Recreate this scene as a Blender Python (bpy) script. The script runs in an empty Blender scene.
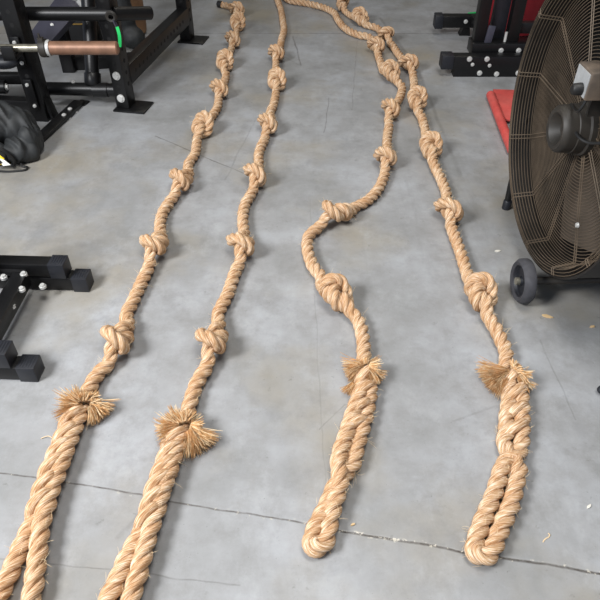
import bpy, bmesh, math, random
import numpy as np
from mathutils import Vector, Matrix
random.seed(7); RNG = np.random.default_rng(7)
S = bpy.context.scene; COL = S.collection
PI = math.pi

# ------------------------------------------------------------------ camera
F, CH, PITCH = 620.0, 1.2, math.atan(550/620)
CP, SP = math.cos(PITCH), math.sin(PITCH)
cam = bpy.data.cameras.new('camera'); camo = bpy.data.objects.new('camera', cam); COL.objects.link(camo)
cam.sensor_width = 36; cam.lens = 36*F/600; cam.clip_start = .02
camo.location = (0, 0, CH); camo.rotation_euler = (PI/2-PITCH, 0, 0)
S.camera = camo

def ray(px, py):
    u, v = (px-300)/F, (300-py)/F
    return Vector((u, CP+v*SP, -SP+v*CP))
def G(px, py, z=0.0):                 # point at height z
    d = ray(px, py); return Vector((0, 0, CH)) + d*((CH-z)/-d.z)
def atY(px, py, Y):
    d = ray(px, py); return Vector((0, 0, CH)) + d*(Y/d.y)
def atX(px, py, X):
    d = ray(px, py); return Vector((0, 0, CH)) + d*(X/d.x)

# ------------------------------------------------------------------ materials
def newmat(name):
    m = bpy.data.materials.new(name); m.use_nodes = True
    nt = m.node_tree; return m, nt, nt.nodes['Principled BSDF']
def lin(c):
    return tuple((x/12.92 if x <= .04045 else ((x+.055)/1.055)**2.4) for x in [v/255 for v in c])+(1,)
def node(nt, t, **k):
    n = nt.nodes.new(t)
    for a, b in k.items():
        if a.startswith('i_'): n.inputs[a[2:]].default_value = b
        elif isinstance(a, str): setattr(n, a, b)
    return n
def ramp(nt, stops):
    r = nt.nodes.new('ShaderNodeValToRGB'); e = r.color_ramp.elements
    while len(e) < len(stops): e.new(.5)
    for x, (p, c) in zip(e, stops): x.position = p; x.color = c
    return r
def simple(name, rgb, rough=.5, metal=0, var=.25, scale=18, bump=0, spec=.5, dust=None, dust_amt=.5):
    m, nt, b = newmat(name); L = nt.links
    tc = node(nt, 'ShaderNodeTexCoord')
    n = node(nt, 'ShaderNodeTexNoise'); n.inputs['Scale'].default_value = scale; n.inputs['Detail'].default_value = 5
    L.new(tc.outputs['Object'], n.inputs['Vector'])
    c = lin(rgb)
    r = ramp(nt, [(.3, tuple(x*(1-var) for x in c[:3])+(1,)), (.7, tuple(min(1, x*(1+var)) for x in c[:3])+(1,))])
    L.new(n.outputs['Fac'], r.inputs[0]); out = r.outputs[0]
    if dust:                                   # settled dust: patchy noise
        n2 = node(nt, 'ShaderNodeTexNoise'); n2.inputs['Scale'].default_value = scale*.45; n2.inputs['Detail'].default_value = 6
        L.new(tc.outputs['Object'], n2.inputs['Vector'])
        mr = node(nt, 'ShaderNodeMapRange'); mr.inputs[1].default_value = .35; mr.inputs[2].default_value = .7; mr.inputs[4].default_value = dust_amt
        L.new(n2.outputs['Fac'], mr.inputs[0])
        mx = node(nt, 'ShaderNodeMix', data_type='RGBA'); L.new(mr.outputs[0], mx.inputs[0]); L.new(out, mx.inputs[6]); mx.inputs[7].default_value = lin(dust)
        out = mx.outputs[2]
    L.new(out, b.inputs['Base Color'])
    b.inputs['Roughness'].default_value = rough; b.inputs['Metallic'].default_value = metal
    b.inputs['Specular IOR Level'].default_value = spec
    if bump:
        bp = node(nt, 'ShaderNodeBump'); bp.inputs['Strength'].default_value = bump; bp.inputs['Distance'].default_value = .004
        L.new(n.outputs['Fac'], bp.inputs['Height']); L.new(bp.outputs[0], b.inputs['Normal'])
    return m
M = {}
M['steel_black'] = simple('powder_coated_black_steel', (15, 15, 16), .4, 0, .15, 60, .03, spec=.4)
M['hole'] = simple('dark_drilled_hole', (6, 6, 6), .8)
M['rubber'] = simple('black_rubber', (28, 30, 36), .5, 0, .2, 40, .1, spec=.5)
M['rubber_grey'] = simple('worn_rubber_tyre', (62, 62, 66), .75, 0, .2, 60, .1)
M['chrome'] = simple('zinc_bolt', (205, 205, 202), .4, .35, .1)
M['steel'] = simple('bare_steel_shaft', (150, 146, 132), .38, .7, .25, 40)
M['copper'] = simple('worn_bronze_sleeve', (134, 100, 80), .48, .3, .22, 30)
M['green'] = simple('green_webbing', (22, 190, 95), .7, 0, .1)
M['red'] = simple('red_painted_metal', (196, 76, 70), .55, 0, .15, 25, .05, dust=(170, 110, 100), dust_amt=.3)
M['red_vinyl'] = simple('red_vinyl', (128, 16, 28), .45, 0, .15, 12)
M['pad'] = simple('slate_vinyl_pad', (62, 62, 74), .5, 0, .15, 20)
M['tan'] = simple('tan_leather', (132, 100, 72), .6, 0, .25, 14, .1)
M['bag'] = simple('black_nylon', (40, 42, 43), .6, 0, .3, 30, .2, spec=.4)
M['yellow'] = simple('yellow_tag', (235, 200, 40), .6)
M['white'] = simple('white_plastic', (225, 225, 220), .5, 0, .08)
M['plate'] = simple('grey_dial_plate', (158, 160, 160), .5, 0, .12, 60)
M['brass'] = simple('brass_trim', (150, 120, 60), .4, .7)
M['drum'] = simple('dusty_black_drum', (24, 22, 20), .6, 0, .3, 20, .05, dust=(48, 40, 32), dust_amt=.35)
M['drum_out'] = simple('black_drum_shell', (18, 18, 18), .45, 0, .25, 20)
M['wire'] = simple('dusty_guard_wire', (90, 79, 66), .6, .2, .4, 14, dust=(128, 110, 90), dust_amt=.45)
M['blade'] = simple('dusty_fan_blade', (80, 70, 60), .6, 0, .25, 12, dust=(104, 92, 78), dust_amt=.4)
M['motor'] = simple('dusty_motor_casing', (24, 24, 23), .55, 0, .25, 16, .05, dust=(74, 67, 58), dust_amt=.5)
M['box'] = simple('dusty_switch_box', (42, 40, 38), .55, 0, .2, 14, dust=(160, 140, 120), dust_amt=.75)
M['cable'] = simple('black_cable', (22, 22, 22), .55)
M['chip_wood'] = simple('wood_chip', (205, 175, 130), .8)
M['chip_pale'] = simple('paint_chip', (220, 216, 205), .7)

# rope: fibres run along each strand (UV u = metres along, v = round the strand)
def rope_mat():
    m, nt, b = newmat('manila_fibre'); L = nt.links
    tc = node(nt, 'ShaderNodeTexCoord')
    def noise(sx, sy, sc=1, det=4):
        mp = node(nt, 'ShaderNodeMapping'); mp.inputs['Scale'].default_value = (sx, sy, 1)
        L.new(tc.outputs['UV'], mp.inputs[0])
        n = node(nt, 'ShaderNodeTexNoise'); n.inputs['Scale'].default_value = sc; n.inputs['Detail'].default_value = det
        n.inputs['Roughness'].default_value = .6
        L.new(mp.outputs[0], n.inputs['Vector']); return n
    fib = noise(45, 26); big = noise(9, 1.5, -1, 2)
    ob = node(nt, 'ShaderNodeTexNoise'); ob.inputs['Scale'].default_value = 6; ob.inputs['Detail'].default_value = 3
    L.new(tc.outputs['Object'], ob.inputs['Vector'])
    r = ramp(nt, [(.32, lin((152, 110, 72))), (.5, lin((208, 174, 136))), (.64, lin((243, 228, 207)))])
    L.new(fib.outputs['Fac'], r.inputs[0])
    r2 = ramp(nt, [(.3, lin((206, 170, 130))), (.7, (1, 1, 1, 1))])
    L.new(big.outputs['Fac'], r2.inputs[0])
    mx = node(nt, 'ShaderNodeMix', data_type='RGBA', blend_type='MULTIPLY'); mx.inputs[0].default_value = .55
    L.new(r.outputs[0], mx.inputs[6]); L.new(r2.outputs[0], mx.inputs[7])
    L.new(mx.outputs[2], b.inputs['Base Color'])
    b.inputs['Roughness'].default_value = .8; b.inputs['Specular IOR Level'].default_value = .2
    bp = node(nt, 'ShaderNodeBump'); bp.inputs['Strength'].default_value = .7; bp.inputs['Distance'].default_value = .0025
    L.new(fib.outputs['Fac'], bp.inputs['Height']); L.new(bp.outputs[0], b.inputs['Normal'])
    return m
M['rope'] = rope_mat()
M['fray'] = simple('frayed_fibre', (192, 146, 96), .8, 0, .35, 60)
M['fray_pale'] = simple('pale_loose_fibre', (226, 200, 160), .8, 0, .2, 60)
M['cap'] = simple('black_end_cap', (24, 22, 22), .5)

# ------------------------------------------------------------------ object helpers
def put(o, name, parent=None, **props):
    COL.objects.link(o); o.name = name
    if parent: o.parent = parent
    for k, v in props.items(): o[k] = v
    return o
def empty(name, loc, label, cat, group=None, rz=0):
    o = bpy.data.objects.new(name, None); o.location = loc; o.rotation_euler = (0, 0, rz); o.empty_display_size = .1
    put(o, name, None, label=label, category=cat)
    if group: o['group'] = group
    return o
class MB:
    def __init__(s): s.v, s.f, s.mi, s.k = [], [], [], 0
    def add(s, vs, fs):
        o = len(s.v); s.v += [tuple(v) for v in vs]; s.f += [tuple(i+o for i in f) for f in fs]; s.mi += [s.k]*len(fs)
    def box(s, c, size, rot=None):
        x, y, z = [q/2 for q in size]; c = Vector(c)
        vs = [Vector((i*x, j*y, k*z)) for i in (-1, 1) for j in (-1, 1) for k in (-1, 1)]
        if rot is not None: vs = [rot @ v for v in vs]
        s.add([c+v for v in vs], [(0,1,3,2),(4,6,7,5),(0,4,5,1),(2,3,7,6),(0,2,6,4),(1,5,7,3)])
    def beam(s, a, b, w, h, up=(0, 0, 1)):      # square tube from a to b: w across, h along up
        a, b = Vector(a), Vector(b); t = (b-a).normalized(); up = Vector(up)
        if abs(t.dot(up)) > .98: up = Vector((0, 1, 0))
        n = t.cross(up).normalized(); u = n.cross(t)
        R = Matrix((t, n, u)).transposed()
        s.box((a+b)/2, ((b-a).length, w, h), R)
    def tube(s, pts, r, n=10, cap=True, closed=False):
        pts = [Vector(p) for p in pts]; N = len(pts); rs = r if isinstance(r, (list, tuple)) else [r]*N
        vs, fs = [], []; nor = None
        for i, p in enumerate(pts):
            if closed: t = pts[(i+1) % N]-pts[i-1]
            else: t = pts[min(i+1, N-1)]-pts[max(i-1, 0)]
            t.normalize()
            if nor is None: nor = t.orthogonal().normalized()
            nor = (nor-t*nor.dot(t)).normalized(); b = t.cross(nor)
            for k in range(n):
                a = 2*PI*k/n; vs.append(p+(nor*math.cos(a)+b*math.sin(a))*rs[i])
        for i in range(N if closed else N-1):
            j = (i+1) % N
            for k in range(n):
                q = (k+1) % n; fs.append((i*n+k, i*n+q, j*n+q, j*n+k))
        if cap and not closed:
            fs.append(tuple(range(n-1, -1, -1))); fs.append(tuple((N-1)*n+k for k in range(n)))
        s.add(vs, fs)
    def cyl(s, a, b, r, n=20, r2=None): s.tube([a, b], [r, r if r2 is None else r2], n)
    def lathe(s, prof, c, axis, n=32, closed=False):   # prof: (r, along-axis)
        axis = Vector(axis).normalized(); c = Vector(c); u = axis.orthogonal().normalized(); w = axis.cross(u)
        vs, fs = [], []; P = len(prof)
        for i in range(n):
            a = 2*PI*i/n; d = u*math.cos(a)+w*math.sin(a)
            for r, h in prof: vs.append(c+axis*h+d*r)
        for i in range(n):
            j = (i+1) % n
            for k in range(P if closed else P-1):
                q = (k+1) % P; fs.append((i*P+k, j*P+k, j*P+q, i*P+q))
        s.add(vs, fs)
    def sphere(s, c, r, nu=14, nv=8, sc=(1, 1, 1)):
        c = Vector(c); vs = []; fs = []
        for j in range(nv+1):
            th = PI*j/nv
            for i in range(nu):
                a = 2*PI*i/nu; vs.append(c+Vector((r*sc[0]*math.sin(th)*math.cos(a), r*sc[1]*math.sin(th)*math.sin(a), r*sc[2]*math.cos(th))))
        for j in range(nv):
            for i in range(nu):
                q = (i+1) % nu; fs.append((j*nu+i, (j+1)*nu+i, (j+1)*nu+q, j*nu+q))
        s.add(vs, fs)
    def prism(s, outline, d):                          # outline: 3-D points of a planar face, extruded by vector d
        n = len(outline); d = Vector(d); o = [Vector(p) for p in outline]
        s.add(o+[p+d for p in o], [tuple(range(n)), tuple(range(2*n-1, n-1, -1))]+[(i, n+i, n+(i+1) % n, (i+1) % n) for i in range(n)])
    def build(s, name, mats, parent=None, bevel=0, smooth=True, world=True, **props):
        me = bpy.data.meshes.new(name)
        off = Vector((0, 0, 0)); inv = None
        if parent is not None and world:
            P = world_matrix(parent); inv = P.inverted()
            vs = [inv @ Vector(v) for v in s.v]
        elif parent is None:                            # origin at the base centre
            a = np.array(s.v); off = Vector(((a[:,0].min()+a[:,0].max())/2, (a[:,1].min()+a[:,1].max())/2, a[:,2].min()))
            vs = [Vector(v)-off for v in s.v]
        else: vs = [Vector(v) for v in s.v]
        me.from_pydata([tuple(v) for v in vs], [], s.f)
        for m in (mats if isinstance(mats, (list, tuple)) else [mats]): me.materials.append(M[m])
        me.polygons.foreach_set('material_index', s.mi)
        bm = bmesh.new(); bm.from_mesh(me); bmesh.ops.remove_doubles(bm, verts=bm.verts, dist=1e-6)
        bmesh.ops.recalc_face_normals(bm, faces=bm.faces)
        if bevel:
            es = [e for e in bm.edges if len(e.link_faces) == 2 and e.calc_face_angle(0) > .6]
            bmesh.ops.bevel(bm, geom=es, offset=bevel, segments=2, affect='EDGES', profile=.5, clamp_overlap=True)
        for f in bm.faces: f.smooth = smooth
        bm.to_mesh(me); bm.free()
        if smooth: me.set_sharp_from_angle(angle=.7)
        o = bpy.data.objects.new(name, me); o.location = off
        put(o, name, parent, **props); return o
def world_matrix(o):
    m = Matrix.Translation(o.location) @ o.rotation_euler.to_matrix().to_4x4()
    return world_matrix(o.parent) @ m if o.parent else m
def bolts(parent, pts, d, r=.009, h=.008, name='bolt'):
    for p in pts:
        b = MB(); p = Vector(p); dd = Vector(d).normalized()
        b.tube([p-dd*.002, p+dd*h*.5], r*1.25, 14); b.tube([p+dd*h*.45, p+dd*h], [r, r*.85], 6)
        b.build(name, 'chrome', parent)

# ------------------------------------------------------------------ floor
def floor_mat():
    m, nt, b = newmat('worn_grey_concrete'); L = nt.links
    tc = node(nt, 'ShaderNodeTexCoord'); P = tc.outputs['Object']
    def noise(sc, det=6, rough=.55, vec=None, stretch=None):
        src = vec or P
        if stretch:
            mp = node(nt, 'ShaderNodeMapping'); mp.inputs['Scale'].default_value = stretch; mp.inputs['Rotation'].default_value = (0, 0, .25)
            L.new(src, mp.inputs[0]); src = mp.outputs[0]
        n = node(nt, 'ShaderNodeTexNoise'); n.inputs['Scale'].default_value = sc; n.inputs['Detail'].default_value = det; n.inputs['Roughness'].default_value = rough
        L.new(src, n.inputs['Vector']); return n.outputs['Fac']
    def mix(fac, a, bcol, typ='MIX'):
        x = node(nt, 'ShaderNodeMix', data_type='RGBA', blend_type=typ)
        for sock, v in ((0, fac), (6, a), (7, bcol)):
            if hasattr(v, 'default_value') or hasattr(v, 'links'): L.new(v, x.inputs[sock])
            else: x.inputs[sock].default_value = v
        return x.outputs[2]
    def mrange(v, a, b2, c=0, d=1):
        r = node(nt, 'ShaderNodeMapRange'); L.new(v, r.inputs[0])
        for i, q in enumerate((a, b2, c, d)): r.inputs[i+1].default_value = q
        return r.outputs[0]
    def math_(op, a, bb):
        x = node(nt, 'ShaderNodeMath', operation=op)
        for i, v in enumerate((a, bb)):
            if isinstance(v, (int, float)): x.inputs[i].default_value = v
            else: L.new(v, x.inputs[i])
        return x.outputs[0]
    base = ramp(nt, [(.3, lin((128, 129, 128))), (.5, lin((147, 148, 149))), (.68, lin((165, 168, 172)))])
    L.new(noise(2.8, 10, .68), base.inputs[0]); col = base.outputs[0]
    col = mix(mrange(noise(1.7, 5), .5, .66, 0, .75), col, lin((144, 136, 119)))         # warm stains
    col = mix(mrange(noise(5, 7, .7), .54, .70, 0, .5), col, lin((116, 116, 116)))       # grey smudges
    col = mix(mrange(noise(1.2, 5, .65, stretch=(9, 1.6, 1)), .57, .7, 0, .3), col, lin((122, 122, 121)))  # drag marks
    col = mix(mrange(noise(14, 8, .75), .48, .72, 0, .5), col, lin((120, 119, 116)))
    col = mix(mrange(noise(2.5, 6, .7, stretch=(3, 2.2, 1)), .54, .70, 0, .35), col, lin((176, 178, 180)))
    col = mix(mrange(noise(30, 6, .7), .64, .72, 0, .55), col, lin((96, 94, 90)))          # specks
    col = mix(mrange(noise(140, 3, .6), .68, .74, 0, .4), col, lin((90, 88, 84)))
    # line marks lying on the slab: distance to a segment, wobbled
    wob = node(nt, 'ShaderNodeTexNoise'); wob.inputs['Scale'].default_value = 7; wob.inputs['Detail'].default_value = 5; L.new(P, wob.inputs['Vector'])
    sub = node(nt, 'ShaderNodeVectorMath', operation='SUBTRACT'); L.new(wob.outputs['Color'], sub.inputs[0]); sub.inputs[1].default_value = (.5, .5, .5)
    scl = node(nt, 'ShaderNodeVectorMath', operation='MULTIPLY'); L.new(sub.outputs[0], scl.inputs[0]); scl.inputs[1].default_value = (.022, .022, 0)
    add = node(nt, 'ShaderNodeVectorMath', operation='ADD'); L.new(P, add.inputs[0]); L.new(scl.outputs[0], add.inputs[1])
    def seg(a, b2, w, soft):
        a, b2 = G(*a), G(*b2); d = b2-a
        pa = node(nt, 'ShaderNodeVectorMath', operation='SUBTRACT'); L.new(add.outputs[0], pa.inputs[0]); pa.inputs[1].default_value = a
        dt = node(nt, 'ShaderNodeVectorMath', operation='DOT_PRODUCT'); L.new(pa.outputs[0], dt.inputs[0]); dt.inputs[1].default_value = d/d.length_squared
        cl = node(nt, 'ShaderNodeClamp'); L.new(dt.outputs['Value'], cl.inputs[0])
        sc = node(nt, 'ShaderNodeVectorMath', operation='SCALE'); sc.inputs[0].default_value = d; L.new(cl.outputs[0], sc.inputs['Scale'])
        df = node(nt, 'ShaderNodeVectorMath', operation='SUBTRACT'); L.new(pa.outputs[0], df.inputs[0]); L.new(sc.outputs[0], df.inputs[1])
        ln = node(nt, 'ShaderNodeVectorMath', operation='LENGTH'); L.new(df.outputs[0], ln.inputs[0])
        return mrange(ln.outputs['Value'], w, w+soft, 1, 0)
    brk = mrange(noise(16, 5, .75), .32, .58, .25, 1)
    crack = None
    for a, b2, w, so, k in [((-140, 449), (150, 497), .0008, .0022, .85), ((150, 497), (330, 528), .0007, .0022, .8), ((330, 528), (760, 601), .0012, .0025, .95),
                            ((-60, 551), (240, 584), .0005, .002, .35), ((-200, 33), (900, 34), .002, .004, .6),
                            ((155, 136), (243, 173), .0008, .003, .6), ((293, 36), (301, 66), .001, .005, .55), ((285, 57), (301, 66), .0005, .003, .35),
                            ((380, 18), (417, 67), .004, .008, .35), ((417, 67), (443, 133), .003, .008, .3), ((443, 133), (463, 180), .003, .01, .22),
                            ((329, 98), (324, 133), .0006, .003, .45), ((357, 40), (352, 110), .0004, .003, .3), ((310, 200), (325, 480), .0003, .002, .18),
                            ((540, 340), (575, 420), .0004, .003, .25), ((500, 405), (455, 420), .0006, .004, .2), ((225, 180), (255, 120), .001, .004, .25),
                            ((345, 405), (320, 430), .0004, .002, .3), ((118, 536), (150, 505), .002, .006, .25), ((470, 6), (500, 10), .002, .004, .5)]:
        s_ = math_('MULTIPLY', seg(a, b2, w, so), k)
        crack = s_ if crack is None else math_('MAXIMUM', crack, s_)
    crack = math_('MULTIPLY', crack, brk)
    crumb = math_('MULTIPLY', mrange(noise(70, 3, .6), .60, .66, 0, .8), mrange(seg((-140, 449), (330, 528), .003, .004), 0, 1, 0, .6))
    crumb2 = math_('MULTIPLY', mrange(noise(70, 3, .6), .58, .64, 0, .9), seg((330, 528), (760, 601), .003, .004))
    crumb = math_('MAXIMUM', crumb, crumb2)
    col = mix(crack, col, lin((66, 60, 54)))
    col = mix(crumb, col, lin((196, 190, 176)))
    L.new(col, b.inputs['Base Color'])
    rr = mrange(noise(3, 6, .6), .3, .7, .34, .52)
    L.new(rr, b.inputs['Roughness']); b.inputs['Specular IOR Level'].default_value = .45
    bp = node(nt, 'ShaderNodeBump'); bp.inputs['Strength'].default_value = .25; bp.inputs['Distance'].default_value = .003
    hsum = math_('SUBTRACT', math_('MULTIPLY', noise(60, 5, .6), .25), crack)
    L.new(hsum, bp.inputs['Height']); L.new(bp.outputs[0], b.inputs['Normal'])
    return m
M['floor'] = floor_mat()
fb = MB(); fb.box((0, 4, -.05), (16, 16, .1)); fl = fb.build('floor', 'floor', None, kind='structure')
# origin of the slab moved to the world origin so that the marks' object coordinates are metres from the camera's foot
off = fl.location.copy(); fl.data.transform(Matrix.Translation(off)); fl.location = (0, 0, 0)

# ------------------------------------------------------------------ ropes
D = .038; R = D/2; LAY = 2.6*D; KS = .86
KNOT = np.array([[-2.07,-0.01,0.02],[-1.75,0.08,0.02],[-1.43,0.16,0.02],[-1.1,0.24,0.02],[-0.77,0.29,-0.03],[-0.47,0.25,-0.16],[-0.25,0.14,-0.37],[-0.04,-0.09,-0.5],[0.19,-0.33,-0.48],[0.42,-0.51,-0.34],[0.65,-0.61,-0.11],[0.83,-0.59,0.17],[0.95,-0.47,0.46],[1.0,-0.25,0.69],[0.99,0.05,0.85],[0.9,0.37,0.9],[0.75,0.66,0.85],[0.56,0.88,0.7],[0.34,1.01,0.48],[0.13,1.05,0.22],[-0.07,1.08,-0.04],[-0.28,1.1,-0.3],[-0.5,1.05,-0.55],[-0.7,0.87,-0.74],[-0.87,0.61,-0.86],[-0.96,0.29,-0.89],[-0.99,-0.03,-0.81],[-0.94,-0.31,-0.65],[-0.83,-0.5,-0.4],[-0.66,-0.59,-0.13],[-0.44,-0.57,0.12],[-0.2,-0.43,0.3],[0.04,-0.21,0.39],[0.25,0.04,0.33],[0.47,0.21,0.16],[0.77,0.27,0.03],[1.1,0.25,-0.02],[1.42,0.17,-0.02],[1.75,0.09,-0.02],[2.07,0.01,-0.02]])

def catmull(P, tag, step):
    """resample a polyline with centripetal Catmull-Rom; tag per point is carried along"""
    P = np.asarray(P, float); out, ot = [], []
    Q = np.vstack([2*P[0]-P[1], P, 2*P[-1]-P[-2]])
    for i in range(1, len(Q)-2):
        p0, p1, p2, p3 = Q[i-1], Q[i], Q[i+1], Q[i+2]
        t0 = 0; t1 = t0+max(np.linalg.norm(p1-p0), 1e-6)**.5; t2 = t1+max(np.linalg.norm(p2-p1), 1e-6)**.5; t3 = t2+max(np.linalg.norm(p3-p2), 1e-6)**.5
        n = max(2, int(np.linalg.norm(p2-p1)/(step*.5)))
        for t in np.linspace(t1, t2, n, endpoint=False):
            A1 = (t1-t)/(t1-t0)*p0+(t-t0)/(t1-t0)*p1; A2 = (t2-t)/(t2-t1)*p1+(t-t1)/(t2-t1)*p2; A3 = (t3-t)/(t3-t2)*p2+(t-t2)/(t3-t2)*p3
            B1 = (t2-t)/(t2-t0)*A1+(t-t0)/(t2-t0)*A2; B2 = (t3-t)/(t3-t1)*A2+(t-t1)/(t3-t1)*A3
            out.append((t2-t)/(t2-t1)*B1+(t-t1)/(t2-t1)*B2)
            ot.append(tag[i-1] if tag[i-1] == tag[i] else 'body' if 'body' in (tag[i-1], tag[i]) else tag[i])
    out.append(P[-1]); ot.append(tag[-1])
    out = np.array(out); s = np.r_[0, np.cumsum(np.linalg.norm(np.diff(out, axis=0), axis=1))]
    u = np.arange(0, s[-1], step)
    idx = np.searchsorted(s, u, side='right')-1
    return np.stack([np.interp(u, s, out[:, k]) for k in range(3)], 1), [ot[i] for i in idx]

def frames(X):
    T = np.gradient(X, axis=0); T /= np.linalg.norm(T, axis=1)[:, None]
    Nn = np.zeros_like(X); n = np.cross(T[0], [0, 0, 1.]); n = n if np.linalg.norm(n) > .1 else np.cross(T[0], [0, 1., 0])
    for i in range(len(X)):
        n = n-T[i]*np.dot(n, T[i]); n /= np.linalg.norm(n); Nn[i] = n
    return T, Nn, np.cross(T, Nn)

NS = 14
def strand_rings(C, axis_dir, rad):
    """rings of NS points round a strand centre line C; ring starts on the side facing the rope's axis"""
    T = np.gradient(C, axis=0); T /= np.linalg.norm(T, axis=1)[:, None]
    A = axis_dir-T*(axis_dir*T).sum(1)[:, None]; A /= np.maximum(np.linalg.norm(A, axis=1), 1e-6)[:, None]
    B = np.cross(T, A); a = np.linspace(0, 2*PI, NS+1)
    rad = np.broadcast_to(rad, (len(C),))
    V = C[:, None]+rad[:, None, None]*(A[:, None]*np.cos(a)[None, :, None]+B[:, None]*np.sin(a)[None, :, None])
    s = np.r_[0, np.cumsum(np.linalg.norm(np.diff(C, axis=0), axis=1))]
    return V, s, a/(2*PI)

class RopeMesh:
    def __init__(s): s.V, s.Fc, s.UV, s.n = [], [], [], 0
    def add(s, V, su, vv, uoff, cap=False):
        m, k = V.shape[:2]
        idx = s.n+np.arange(m*k).reshape(m, k)
        f = np.stack([idx[:-1, :-1], idx[:-1, 1:], idx[1:, 1:], idx[1:, :-1]], -1).reshape(-1, 4)
        uv = np.stack(np.broadcast_arrays(su[:, None]+uoff, vv[None, :]), -1).reshape(-1, 2)
        s.V.append(V.reshape(-1, 3)); s.UV.append(uv); s.Fc.append(f); s.n += m*k
    def build(s, name, parent, origin, mat='rope', **props):
        V = np.vstack(s.V)-np.array(origin); Fc = np.vstack(s.Fc); UV = np.vstack(s.UV)
        me = bpy.data.meshes.new(name)
        me.vertices.add(len(V)); me.vertices.foreach_set('co', V.ravel())
        me.loops.add(Fc.size); me.loops.foreach_set('vertex_index', Fc.ravel().astype(np.int32))
        me.polygons.add(len(Fc)); me.polygons.foreach_set('loop_start', np.arange(0, Fc.size, 4, dtype=np.int32))
        me.polygons.foreach_set('use_smooth', np.ones(len(Fc), bool))
        uvl = me.uv_layers.new(name='strand'); uvl.data.foreach_set('uv', UV[Fc.ravel()].ravel().astype(np.float32))
        me.update(calc_edges=True); me.validate(); me.materials.append(M[mat])
        o = bpy.data.objects.new(name, me); put(o, name, parent, **props)
        return o

def tuft(parent, base, tip, n, spread, curl=.3, seedv=0, br=.008):
    """a brush of loose fibres: thin curved tubes fanning from base to tip"""
    rg = np.random.default_rng(seedv); b = MB(); base, tip = Vector(base), Vector(tip); d = tip-base; L0 = d.length; d.normalize()
    side = d.cross(Vector((0, 0, 1))).normalized(); up = side.cross(d)
    for i in range(int(n*1.35)):
        b.k = int(rg.random() < .4)
        o1, o2 = rg.normal()*.6, rg.normal()*.6
        st = base+side*o1*br+up*o2*br
        ang = (o1*.7+rg.normal()*.35)*spread; el = (o2*.6+rg.normal()*.35)*spread*.8
        dr = (d+side*ang+up*el).normalized(); Ln = L0*rg.uniform(.62, 1.0)
        bend = (side*ang*.9+up*(el*.5-curl)).normalized()*Ln*rg.uniform(.05, .28)
        wv = Vector(rg.normal(size=3))*.0011; r0 = rg.uniform(.0005, .00085)
        pts = []
        for q in (0, .3, .6, .85, 1):
            p = st+dr*Ln*q+bend*q*q+wv*math.sin(q*5); p.z = max(p.z, .001); pts.append(p)
        b.tube(pts, [r0, r0*1.1, r0, r0*.9, r0*.5], 3, cap=False)
    return b.build('frayed_tuft', ['fray', 'fray_pale'], parent, kind='stuff')

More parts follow.
